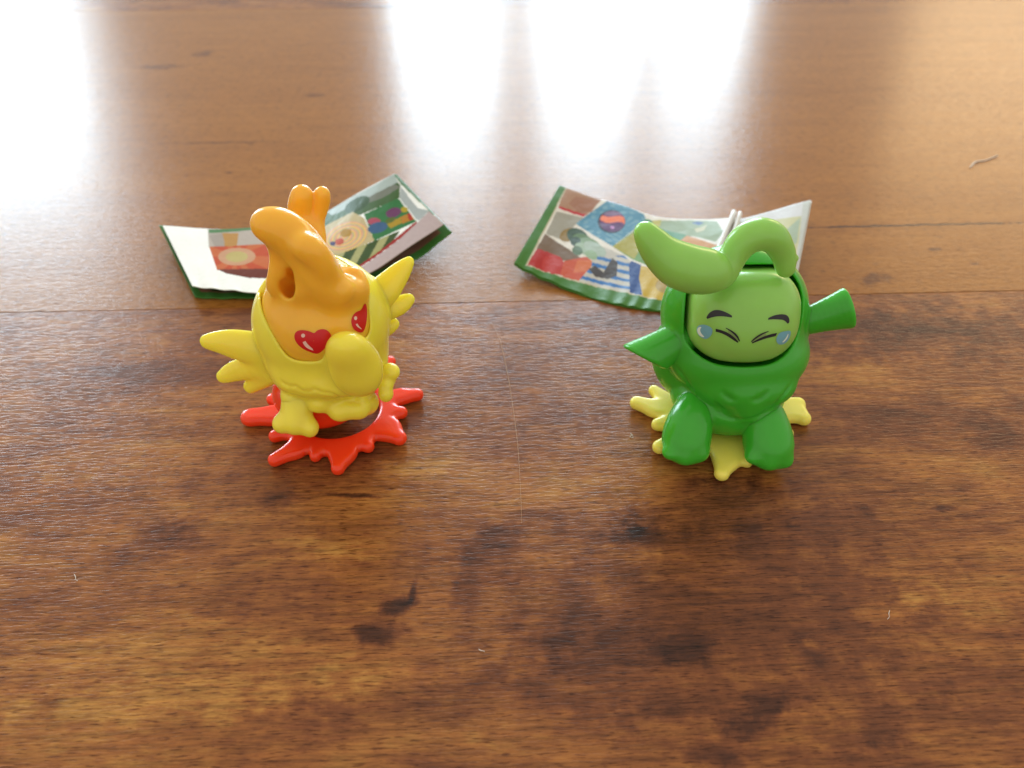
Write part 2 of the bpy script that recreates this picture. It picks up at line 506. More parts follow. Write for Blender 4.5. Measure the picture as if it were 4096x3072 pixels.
# ------------------------------------------------------------------ splat-shaped stands
def splat(cx, cy, r, arms, z0, z1, hole=None, k=0.16):
    """flat rounded star: arms are lists of (x, y, radius)"""
    def f(p):
        q = p[:, :2]; d = np.sqrt((q[:, 0] - cx) ** 2 + (q[:, 1] - cy) ** 2) - r
        for arm in arms:
            for a, b in zip(arm[:-1], arm[1:]):
                A = np.array(a[:2]); Bv = np.array(b[:2]); ab = Bv - A
                h = np.clip(((q - A) @ ab) / max(ab @ ab, 1e-9), 0, 1)
                dd = np.sqrt(((q - A - h[:, None] * ab) ** 2).sum(-1)) - (a[2] + (b[2] - a[2]) * h)
                d = smin(d, dd, k)
        if hole is not None:
            d = smax(d, hole[2] - np.sqrt((q[:, 0] - hole[0]) ** 2 + (q[:, 1] - hole[1]) ** 2), 0.03)
        zc, hz = (z0 + z1) / 2, (z1 - z0) / 2; rr = hz * 0.85
        dz = np.abs(p[:, 2] - zc) - hz
        u = d + rr; w_ = dz + rr
        return np.minimum(np.maximum(u, w_), 0) + np.sqrt(np.maximum(u, 0) ** 2 + np.maximum(w_, 0) ** 2) - rr
    return f


def arm_px(conv, pts, z=0.15, k=1.0):
    out = []
    for (x, y, r) in pts:
        P = PZ(conv(x, y), z); out.append((P[0], P[1], r * k))
    return out


# ------------------------------------------------------------------ green toy figure
GO = np.array([4.2, 11.9, 0.0])
green = thing("toy_figure", "green elephant-like plastic toy with squinting tearful face and curled lime trunk on its head", "toy", GO, "small plastic toy figures")
Ep = lambda x, y, Y: PY(E(x, y), Y)
g_face = INT(0.25, rbox((4.10, 11.72, 2.77), (0.98, 0.86, 0.84), 0.58, rotm(-22)), ell((4.10, 11.95, 2.72), (1.12, 1.12, 1.06), rotm(-22)))
hood = U(0.2, ell((4.11, 12.3, 2.45), (1.34, 1.06, 1.3)), ell((4.22, 12.05, 1.75), (1.36, 1.1, 0.9)))
back = ell((4.24, 12.45, 1.35), (1.5, 1.05, 1.28))
chest = U(0.18, ell(Ep(780, 1035, 11.45), (0.96, 0.62, 0.52)), ell(Ep(785, 1170, 11.2), (0.40, 0.36, 0.36)))
base_b = ell((4.18, 11.9, 0.85), (1.1, 1.0, 0.75))
legL = lambda o: OFF(chain([(Ep(480, 1180, 11.35), 0.30), (Ep(447, 1290, 11.05), 0.38), (Ep(427, 1400, 10.82), 0.43)], 0.1), o)
legR = lambda o: OFF(chain([(Ep(895, 1205, 11.3), 0.30), (Ep(912, 1310, 11.0), 0.38), (Ep(927, 1425, 10.74), 0.44)], 0.1), o)
armR_c0, armR_c1 = Ep(1130, 680, 12.15), Ep(1420, 588, 12.2)
armL_c0, armL_c1 = Ep(390, 750, 11.9), Ep(160, 890, 11.75)


def arm(c0, c1, r0, r1, flat=0.8):
    d = (c1 - c0) / np.linalg.norm(c1 - c0)
    return INT(0.09, chain([(c0, r0), (c0 * 0.5 + c1 * 0.5, (r0 + r1) * 0.48), (c1, r1), (c1 + d * 0.3, r1 * 1.22)], 0, ((0, 1, 0), flat)), halfspace(c1, d))


a_R = arm(armR_c0, armR_c1, 0.26, 0.42, 0.78); 
_p, _q = Ep(60, 834, 11.7), Ep(272, 950, 11.7)
_n = np.cross(_q - _p, _p - np.array([0, 0, CAM_H])); _n = _n / np.linalg.norm(_n)
if _n[2] > 0: _n = -_n
a_L = INT(0.09, chain([(Ep(400, 770, 11.9), 0.32), (Ep(275, 845, 11.8), 0.36), (Ep(165, 905, 11.72), 0.40), (Ep(80, 950, 11.66), 0.43)], 0), halfspace(_p, _n))
g_body0 = U(0.025, U(0.10, hood, chest), back)
g_body0 = U(0.05, g_body0, base_b)
g_body0 = U(0.14, g_body0, OFF(a_R, -0.03), OFF(a_L, -0.03), legL(-0.04), legR(-0.04))
g_body = SUB(0.05, g_body0, OFF(g_face, 0.07))
g_body = INT(0.03, g_body, halfspace((0, 0, 0.22), (0, 0, -1)))
g_body = groove(g_body, [(335, 905), (400, 985), (450, 1060), (500, 1130)], E, 0.05)
g_body = groove(g_body, [(560, 1190), (650, 1240), (730, 1262), (800, 1268), (880, 1238), (960, 1180), (1030, 1105), (1075, 1020)], E, 0.05)
g_body = groove(g_body, [(640, 1090), (690, 1140), (735, 1150)], E, 0.045, k=0.08)
g_body = groove(g_body, [(820, 1150), (870, 1145), (930, 1090)], E, 0.045, k=0.08)
g_body = groove(g_body, [(600, 1150), (640, 1200), (650, 1230)], E, 0.035, k=0.08)
solid("body", g_body, (2.2, 10.0, 0.0), (6.4, 13.8, 4.0), 0.036, M_GRN, green, GO)


def foot_toes(leg, pts):
    return U(0.17, leg, *[ell(p, (0.13, 0.13, 0.10)) for p in pts])


flr = halfspace((0, 0, 0.03), (0, 0, -1))
solid("leg", INT(0.06, foot_toes(legL(0), [Ep(330, 1465, 10.55), Ep(425, 1490, 10.5), Ep(515, 1470, 10.55)]), flr), (2.6, 9.9, -0.1), (4.1, 12.0, 1.8), 0.036, M_GRN, green, GO)
solid("leg", INT(0.06, foot_toes(legR(0), [Ep(830, 1490, 10.5), Ep(930, 1520, 10.42), Ep(1025, 1510, 10.5)]), flr), (4.2, 9.8, -0.1), (5.9, 12.0, 1.8), 0.036, M_GRN, green, GO)
solid("arm", a_L, (1.8, 11.0, 0.9), (3.6, 12.8, 3.2), 0.034, M_GRN, green, GO)
solid("arm", a_R, (5.0, 11.3, 1.6), (6.9, 13.1, 3.8), 0.034, M_GRN, green, GO)
g_head = solid("head", g_face, (2.8, 10.6, 1.5), (5.4, 13.0, 4.1), 0.036, M_LIM, green, GO)

YC = 11.45
curl = chain([(Ep(1030, 355, 11.6), 0.15), (Ep(1014, 262, 11.66), 0.185), (Ep(955, 170, 11.66), 0.232), (Ep(870, 146, 11.62), 0.245), (Ep(775, 188, 11.58), 0.235), (Ep(705, 285, 11.5), 0.21), (Ep(650, 375, 11.4), 0.24)], 0.06)
lobe = chain([(Ep(640, 395, 11.35), 0.22), (Ep(565, 372, 11.25), 0.345), (Ep(480, 362, 11.2), 0.37), (Ep(380, 330, 11.2), 0.36), (Ep(285, 265, 11.25), 0.29), (Ep(225, 195, 11.3), 0.235), (Ep(178, 132, 11.35), 0.165)], 0.05)
nub = chain([(Ep(1030, 295, 11.64), 0.15), (Ep(1092, 290, 11.64), 0.045)])
g_curl = U(0.05, curl, lobe, nub)
solid("trunk", g_curl, (1.6, 10.7, 2.6), (5.5, 12.3, 5.1), 0.034, M_LIM, green, GO)

T3 = lambda x, y: (2460 + x / 2.212, 850 + y / 2.212)
kw = (T3, g_face, 9.5)
strip_mark("eyebrow", [(803, 945), (820, 905), (850, 875), (890, 860), (940, 865), (1000, 890), (1055, 925)], [(805, 948), (840, 932), (900, 918), (960, 918), (1010, 925), (1052, 932)], *kw, P_BLACK, green, GO)
strip_mark("eyebrow", [(1335, 945), (1390, 915), (1450, 900), (1500, 900), (1530, 915), (1545, 950), (1535, 990)], [(1338, 952), (1380, 945), (1430, 945), (1480, 948), (1505, 960), (1520, 975), (1530, 990)], *kw, P_BLACK, green, GO)
ey = strip_mark("eye", [(868, 1025), (930, 1035), (1000, 1062), (1060, 1105), (1110, 1165)], [(868, 1050), (930, 1062), (990, 1090), (1050, 1130), (1108, 1165)], *kw, P_BLACK, green, GO)
strip_mark("eyelid_crease", [(962, 1012), (1010, 1030), (1060, 1060), (1095, 1100), (1112, 1160)], [(964, 1016), (1010, 1042), (1055, 1080), (1085, 1115), (1105, 1155)], *kw, P_BLACK, ey, GO, off=0.006)
strip_mark("eyelid", [(985, 1030), (1030, 1060), (1070, 1100), (1105, 1155)], [(985, 1052), (1030, 1080), (1070, 1115), (1105, 1158)], *kw, P_LID, ey, GO, off=0.002)
ey = strip_mark("eye", [(1455, 1062), (1400, 1070), (1330, 1090), (1260, 1120), (1180, 1168)], [(1440, 1090), (1390, 1100), (1330, 1115), (1260, 1140), (1182, 1170)], *kw, P_BLACK, green, GO)
strip_mark("eyelid_crease", [(1378, 1043), (1330, 1055), (1280, 1075), (1230, 1110), (1185, 1160)], [(1372, 1049), (1330, 1066), (1285, 1090), (1240, 1120), (1190, 1160)], *kw, P_BLACK, ey, GO, off=0.006)
strip_mark("eyelid", [(1355, 1058), (1300, 1080), (1250, 1112), (1190, 1162)], [(1355, 1085), (1300, 1100), (1250, 1125), (1190, 1164)], *kw, P_LID, ey, GO, off=0.002)
te = blob_mark("tear", [(722, 1030), (740, 997), (790, 990), (845, 1010), (868, 1040), (852, 1090), (810, 1122), (760, 1105), (730, 1070)], (795, 1055), *kw, P_TEAR, green, GO, off=0.005)
strip_mark("tear_highlight", [(772, 1005), (735, 1018), (728, 1050), (750, 1090), (802, 1110)], [(776, 1010), (755, 1030), (760, 1060), (780, 1085), (802, 1105)], *kw, P_WHITE, te, GO, off=0.008)
te = blob_mark("tear", [(1455, 1062), (1500, 1050), (1553, 1043), (1552, 1080), (1535, 1125), (1500, 1162), (1450, 1170), (1425, 1140), (1430, 1100)], (1490, 1105), *kw, P_TEAR, green, GO, off=0.005)
strip_mark("tear_highlight", [(1535, 1058), (1528, 1100), (1505, 1135), (1468, 1157)], [(1532, 1058), (1518, 1095), (1495, 1125), (1468, 1153)], *kw, P_WHITE, te, GO, off=0.008)

gb_arms = [[(4.2, 11.9, 0.45)] + arm_px(E, [(250, 1195, 0.20), (135, 1160, 0.15)]), [(3.3, 12.2, 0.25)] + arm_px(E, [(235, 1085, 0.11)]),
           [(3.5, 11.8, 0.3)] + arm_px(E, [(260, 1290, 0.13)]), [(3.6, 11.4, 0.3)] + arm_px(E, [(270, 1425, 0.14)]),
           [(4.1, 11.2, 0.4)] + arm_px(E, [(675, 1490, 0.25), (645, 1585, 0.14)]), [(4.4, 11.1, 0.25)] + arm_px(E, [(800, 1515, 0.10)]),
           [(4.8, 12.0, 0.45)] + arm_px(E, [(1080, 1215, 0.22), (1140, 1255, 0.14)]), [(5.2, 12.2, 0.25)] + arm_px(E, [(1105, 1165, 0.14)]),
           [(4.9, 11.6, 0.3)] + arm_px(E, [(1040, 1345, 0.12)])]
solid("stand", splat(4.2, 11.9, 1.0, gb_arms, 0.02, 0.24), (2.0, 9.9, -0.1), (6.3, 13.4, 0.4), 0.036, M_PYEL, green, GO)

# ------------------------------------------------------------------ yellow bird toy figure
BO = np.array([-3.6, 12.1, 0.0])
bird = thing("toy_figure", "yellow and orange plastic parrot toy with red heart eyes on a red splat stand", "toy", BO, "small plastic toy figures")
Bp = lambda x, y, Y: PY(B(x, y), Y)
ROTB = rotm(0, 0, 28)      # the bird is turned towards the right of the picture
b_core = ell((-3.55, 12.12, 2.35), (1.1, 1.08, 1.15), ROTB)
b_head0 = U(0.2, ell((-3.52, 12.05, 2.55), (1.02, 1.05, 1.08)), ell((-3.42, 11.85, 2.55), (0.9, 0.87, 0.76)))
crest_main = chain([(Bp(405, 287, 11.5), 0.245), (Bp(485, 312, 11.5), 0.285), (Bp(565, 375, 11.5), 0.305), (Bp(630, 462, 11.5), 0.315), (Bp(690, 555, 11.45), 0.325), (Bp(738, 625, 11.42), 0.27), (Bp(772, 665, 11.4), 0.17)], 0.1)
crest_left = chain([(Bp(455, 350, 11.55), 0.17), (Bp(480, 450, 11.55), 0.15), (Bp(472, 550, 11.5), 0.15), (Bp(450, 620, 11.5), 0.13)], 0.08)
crest_bridge = U(0.2, ell(Bp(590, 560, 11.85), (0.42, 0.5, 0.66)), chain([(Bp(590, 520, 11.5), 0.2), (Bp(600, 620, 11.4), 0.24)], 0.08))
crest_side = chain([(Bp(870, 560, 12.0), 0.15), (Bp(885, 630, 11.85), 0.17), (Bp(830, 640, 11.6), 0.16)], 0.1)
cheek = ell(Bp(800, 645, 11.35), (0.18, 0.18, 0.17))
crest_back = U(0.05, chain([(Bp(594, 135, 12.5), 0.185), (Bp(588, 215, 12.5), 0.205), (Bp(610, 300, 12.4), 0.2), (Bp(640, 420, 12.2), 0.25)], 0.05),
               chain([(Bp(702, 125, 12.6), 0.125), (Bp(690, 180, 12.6), 0.145), (Bp(660, 270, 12.5), 0.16), (Bp(655, 380, 12.3), 0.22)], 0.05))
crest_ridge = chain([(Bp(600, 400, 11.24), 0.21), (Bp(655, 440, 11.26), 0.22), (Bp(705, 515, 11.29), 0.2), (Bp(735, 585, 11.35), 0.13)], 0.05)
b_headU = U(0.28, b_head0, U(0.09, U(0.14, crest_left, crest_bridge, crest_main, cheek), crest_ridge), crest_side)
hole_f = U(0.1, ell(Bp(510, 622, 11.25), (0.155, 0.7, 0.16), rotm(-40, 0, 0)), ell(Bp(526, 555, 11.3), (0.075, 0.7, 0.11), rotm(-40, 0, 0)))
b_head = SUB(0.06, b_headU, hole_f)
solid("head", b_head, (-5.0, 10.4, 1.2), (-2.1, 13.4, 5.2), 0.036, M_ORG, bird, BO)
solid("crest", crest_back, (-4.2, 11.6, 3.2), (-2.8, 13.1, 5.4), 0.034, M_ORG, bird, BO)

# shell: an egg cut open at the front along the face outline
shell_o = U(0.25, ell((-3.53, 12.17, 2.3), (1.25, 1.25, 1.25)), ell((-3.5, 12.1, 1.5), (1.12, 1.08, 0.95)))
skirt = U(0.12, *[ell(Bp(x, y, Y), (0.26, 0.26, 0.24)) for x, y, Y in ((560, 1190, 11.25), (690, 1220, 11.2), (800, 1265, 11.2), (890, 1255, 11.25), (930, 1235, 11.5))])
breast = U(0.2, ell(Bp(680, 1030, 11.52), (0.88, 0.62, 0.44)), *[ell(Bp(x, y, Y), (0.3, 0.25, 0.18)) for x, y, Y in ((560, 1110, 11.22), (680, 1130, 11.1), (800, 1140, 11.08))])
f_dir = np.array([0.34, -0.78, 0.52]); f_dir /= np.linalg.norm(f_dir)


def prism(pts, back):
    """smooth-edged hole with a polygonal outline, running along one straight axis from the front to a back plane"""
    P = np.array(pts); c = P.mean(0); ax = ray(*B(660, 760)); ax /= np.linalg.norm(ax)
    ex = np.cross(ax, (0, 0, 1)); ex /= np.linalg.norm(ex); ez = np.cross(ex, ax)
    poly = smooth_poly(np.stack([(P - c) @ ex, (P - c) @ ez], -1), 2)
    def f(p):
        q = np.stack([(p - c) @ ex, (p - c) @ ez], -1); d = np.full(len(q), 1e9)
        for a, b in zip(poly, np.roll(poly, -1, 0)):
            ab = b - a; h = np.clip(((q - a) @ ab) / max(ab @ ab, 1e-12), 0, 1)
            d = np.minimum(d, ((q - a - h[:, None] * ab) ** 2).sum(-1))
        d = np.sqrt(d); d = np.where(inpoly(q, poly), -d, d)
        return smax(d, (p - c) @ ax - back, 0.05)
    return f


face_cut = prism([Bp(x, y, 11.25) for x, y in ((345, 600), (368, 730), (410, 815), (455, 890), (502, 965), (548, 1000), (620, 1010), (700, 1006), (730, 975), (765, 930), (850, 905), (925, 910), (962, 860), (962, 760), (948, 640), (915, 560), (850, 480), (770, 420), (600, 330), (430, 380), (370, 480))], 1.0)
wL = lambda o: OFF(U(0.06, chain([(Bp(88, 912, 12.05), 0.135), (Bp(170, 915, 12.05), 0.22), (Bp(260, 930, 12.0), 0.29), (Bp(400, 960, 11.9), 0.34)], 0.04, ((0.2, 1, -0.35), 0.5)),
                       chain([(Bp(172, 1098, 12.0), 0.125), (Bp(250, 1065, 12.0), 0.2), (Bp(400, 1030, 11.85), 0.26)], 0.04, ((0.2, 1, -0.35), 0.5)),
                       chain([(Bp(320, 1150, 11.95), 0.14), (Bp(430, 1080, 11.8), 0.22)], 0.04, ((0.2, 1, -0.35), 0.5))), o)
wR = lambda o: OFF(U(0.05, chain([(Bp(1163, 487, 12.75), 0.10), (Bp(1105, 555, 12.7), 0.2), (Bp(1030, 640, 12.6), 0.28), (Bp(950, 700, 12.5), 0.3)], 0.04, ((0.3, 1, -0.4), 0.5)),
                       chain([(Bp(1165, 685, 12.7), 0.105), (Bp(1105, 720, 12.65), 0.18), (Bp(990, 760, 12.5), 0.22)], 0.04, ((0.3, 1, -0.4), 0.5)),
                       chain([(Bp(1080, 815, 12.65), 0.12), (Bp(1030, 840, 12.6), 0.16), (Bp(980, 830, 12.5), 0.2)], 0.04, ((0.3, 1, -0.4), 0.5))), o)
b_shell = SUB(0.05, shell_o, face_cut)
b_shell = U(0.05, U(0.2, b_shell, breast), skirt)
b_shell = U(0.14, b_shell, wL(-0.03), wR(-0.03))
ftL = lambda o: OFF(U(0.14, chain([(Bp(575, 1180, 11.3), 0.30), (Bp(565, 1300, 11.05), 0.29)], 0.05), ell(Bp(492, 1345, 10.95), (0.19, 0.2, 0.18)), ell(Bp(562, 1355, 10.88), (0.16, 0.18, 0.17)), ell(Bp(638, 1368, 10.9), (0.16, 0.18, 0.18))), o)
ftR = lambda o: OFF(U(0.05, chain([(Bp(960, 1100, 11.9), 0.2), (Bp(1040, 1100, 11.75), 0.2)], 0.05), ell(Bp(1062, 1072, 11.75), (0.185, 0.18, 0.17)), ell(Bp(1040, 1135, 11.6), (0.15, 0.18, 0.14)), ell(Bp(1040, 1185, 11.5), (0.14, 0.17, 0.17))), o)
b_beak = U(0.3, ell(Bp(858, 990, 11.0), (0.42, 0.36, 0.70), rotm(28, -6, 0)), ell(Bp(888, 1085, 11.0), (0.43, 0.34, 0.44)))
b_shell = U(0.22, b_shell, OFF(b_beak, -0.035))
b_shell = U(0.12, b_shell, ftL(-0.04))
b_shell = INT(0.03, b_shell, halfspace((0, 0, 0.42), (0, 0, -1)))
b_shell = SUB(0.02, b_shell, ell((-3.5, 12.0, 2.5), (0.95, 0.98, 0.98)))
b_shell = groove(b_shell, [(470, 1105), (500, 1140), (535, 1150), (560, 1148), (590, 1172), (630, 1178), (660, 1165), (700, 1182), (745, 1186), (775, 1200), (830, 1225), (900, 1238), (960, 1215), (990, 1180)], B, 0.04)
b_shell = groove(b_shell, [(215, 1015), (290, 1010), (380, 985)], B, 0.035, k=0.06)
solid("body", b_shell, (-6.0, 10.3, 0.3), (-1.6, 13.8, 4.0), 0.036, M_YEL, bird, BO)
solid("wing", wL(0), (-6.3, 11.0, 0.5), (-3.6, 13.0, 3.0), 0.03, M_YEL, bird, BO)
solid("wing", wR(0), (-3.2, 11.8, 1.4), (-1.4, 13.5, 4.0), 0.03, M_YEL, bird, BO)
solid("foot", ftL(0), (-4.8, 10.2, 0.0), (-3.2, 12.0, 1.8), 0.03, M_YEL, bird, BO)
solid("foot", ftR(0), (-3.2, 11.0, 0.2), (-1.8, 12.4, 1.8), 0.03, M_YEL, bird, BO)
solid("beak", b_beak, (-3.6, 10.1, 0.8), (-1.8, 12.0, 3.6), 0.032, M_YEL, bird, BO)
T2 = lambda x, y: (760 + x / 2.212, 1250 + y / 2.212)
kb = (T2, b_head, 9.8)
ht = blob_mark("eye", [(1100, 187), (1125, 155), (1180, 143), (1230, 165), (1252, 210), (1235, 260), (1200, 310), (1160, 350), (1120, 368), (1050, 345), (980, 310), (935, 260), (920, 205), (940, 165), (990, 152), (1060, 165)], (1095, 250), *kb, P_HEART, bird, BO, it=2)
blob_mark("eye_glint", [(1002 + 18 * math.cos(a), 203 + 18 * math.sin(a)) for a in np.linspace(0, 6.28, 12, endpoint=False)], (1002, 203), *kb, P_GLINT, ht, BO, off=0.008)
strip_mark("eye_glint", [(1012, 232), (1040, 280), (1110, 338)], [(988, 238), (1015, 298), (1060, 326), (1112, 341)], *kb, P_GLINT, ht, BO, off=0.008)
ht = blob_mark("eye", [(1545, -90), (1515, -20), (1470, -8), (1435, 30), (1424, 75), (1432, 120), (1455, 158), (1500, 178), (1530, 175), (1552, 130), (1563, 60), (1568, 0), (1562, -60)], (1500, 80), *kb, P_HEART, bird, BO, it=2)
blob_mark("eye_glint", [(1463 + 14 * math.cos(a), 50 + 18 * math.sin(a)) for a in np.linspace(0, 6.28, 12, endpoint=False)], (1463, 50), *kb, P_GLINT, ht, BO, off=0.008)
strip_mark("eye_glint", [(1475, 85), (1490, 120), (1526, 150)], [(1458, 90), (1472, 122), (1500, 142), (1526, 153)], *kb, P_GLINT, ht, BO, off=0.008)

ring = [(-3.55, 12.1)]
RC = np.array([-3.5, 12.05])
rb_arms = []
for pts in ([(440, 1300, 0.22), (325, 1310, 0.21)], [(440, 1215, 0.13)], [(450, 1410, 0.12)], [(560, 1480, 0.19), (450, 1535, 0.13)], [(665, 1515, 0.11)], [(810, 1500, 0.25), (785, 1580, 0.13)],
            [(945, 1465, 0.12)], [(1040, 1370, 0.25), (1110, 1420, 0.15)], [(1120, 1285, 0.13)], [(1120, 1200, 0.17), (1205, 1190, 0.13)], [(1060, 1015, 0.13)], [(900, 960, 0.15)], [(600, 1050, 0.15)]):
    a = arm_px(B, pts); p0 = np.array(a[0][:2]); d = (p0 - RC) / np.linalg.norm(p0 - RC); s = RC + d * 1.12
    rb_arms.append([(s[0], s[1], a[0][2] + 0.04)] + a)
solid("stand", splat(RC[0], RC[1], 1.14, rb_arms, 0.02, 0.25, hole=(RC[0], RC[1], 0.82), k=0.14), (-6.0, 9.9, -0.1), (-1.3, 14.6, 0.4), 0.036, M_RED, bird, BO)
hub = INT(0.05, ell((-3.78, 12.05, 0.72), (0.92, 0.85, 0.66)), halfspace((0, 0, 0.03), (0, 0, -1)))
solid("hub", hub, (-5.0, 11.0, -0.1), (-2.6, 13.2, 1.5), 0.04, M_RED, bird, BO)


# ------------------------------------------------------------------ folded leaflets
def paper_mat(name, rough=0.32):
    t = NT(name); at = t.n('ShaderNodeVertexColor', layer_name='print'); v = t.cmvec()
    n = t.noise(v, (9, 9, 9), detail=5)
    t.l(t.mix(1.0, at.outputs[0], t.ramp(n, [(0.3, (0.93, 0.93, 0.93)), (0.7, (1, 1, 1))]), 'MULTIPLY'), t.b.inputs['Base Color'])
    t.b.inputs['Roughness'].default_value = rough; t.b.inputs['Specular IOR Level'].default_value = 0.14
    n3 = t.noise(v, (2.5, 1.6, 2), detail=3, rough=0.55)
    bp = t.n('ShaderNodeBump'); bp.inputs['Strength'].default_value = 0.35; bp.inputs['Distance'].default_value = 0.0006
    t.l(n3, bp.inputs['Height']); t.l(bp.outputs[0], t.b.inputs['Normal'])
    return t.m


M_PAPER = paper_mat("printed_paper")


def project(P):
    d = P - np.array([0, 0, CAM_H]); dep = d[:, 1] * CP - d[:, 2] * SP
    return np.stack([2048 + FPX * d[:, 0] / dep, 1536 + FPX * (-d[:, 1] * SP - d[:, 2] * CP) / dep], -1)


def page(name, top, bot, paintfn, parent, origin, nu=340, nv=140, dz=0.0, thick=0.018, wave=0.02, sag=0.0, label=None):
    """a sheet between two edges, top and bot lists of (px, py, z)"""
    T = cubic([PZ(q[:2], q[2]) for q in top], nu); Bt = cubic([PZ(q[:2], q[2]) for q in bot], nu)
    w_ = np.linspace(0, 1, nv)[:, None, None]
    G = T[None] * (1 - w_) + Bt[None] * w_
    u = np.linspace(0, 1, nu)[None, :]; vv = np.linspace(0, 1, nv)[:, None]
    flatq = project(G.reshape(-1, 3))
    col = paintfn(flatq, np.tile(u, (nv, 1)).ravel(), np.tile(vv, (1, nu)).ravel())
    G[..., 2] += dz + wave * (np.sin(u * 17 + vv * 3) * 0.5 + np.sin(u * 53 + 1.3 + 2 * np.sin(u * 9)) * 0.9 * vv ** 6 + np.sin(vv * 9 + u * 6) * 0.4) - sag * np.sin(np.pi * vv) * np.ones_like(u)
    G[..., 2] = np.maximum(G[..., 2], 0.03)
    V = G.reshape(-1, 3); nn = len(V)
    V2 = V - np.array([0, 0, thick])
    F = []
    for i in range(nv - 1):
        for j in range(nu - 1):
            a = i * nu + j; F.append((a, a + nu, a + nu + 1, a + 1)); F.append((nn + a, nn + a + 1, nn + a + nu + 1, nn + a + nu))
    rim = [j for j in range(nu)] + [i * nu + nu - 1 for i in range(1, nv)] + [(nv - 1) * nu + j for j in range(nu - 2, -1, -1)] + [i * nu for i in range(nv - 2, 0, -1)]
    for a, b in zip(rim, rim[1:] + rim[:1]): F.append((a, b, nn + b, nn + a))
    o = mesh_obj(name, np.vstack([V, V2]), F, M_PAPER, parent, origin)
    att = o.data.color_attributes.new('print', 'FLOAT_COLOR', 'POINT')
    cc = np.vstack([col, col * 0 + lin((70, 120, 50))]); cc = np.hstack([cc, np.ones((len(cc), 1))])
    att.data.foreach_set('color', cc.astype(np.float32).ravel())
    if label: o['label'] = label
    return o


def fill(col, q, poly, c): col[inpoly(q, poly)] = ink(c)
def disc(col, q, c, rx, ry, rgb, rot=0.0):
    d = q - np.array(c); ca, sa = math.cos(rot), math.sin(rot)
    x = d[:, 0] * ca + d[:, 1] * sa; y = -d[:, 0] * sa + d[:, 1] * ca
    m = (x / rx) ** 2 + (y / ry) ** 2 < 1; col[m] = ink(rgb); return m


R7 = lambda x, y: (2030 + x / 2.86, 700 + y / 2.86)
R8 = lambda x, y: (2700 + x / 3.687, 750 + y / 3.687)
L5 = lambda x, y: (600 + x / 2.765, 650 + y / 2.765)
L6 = lambda x, y: (1200 + x / 3.318, 650 + y / 3.318)


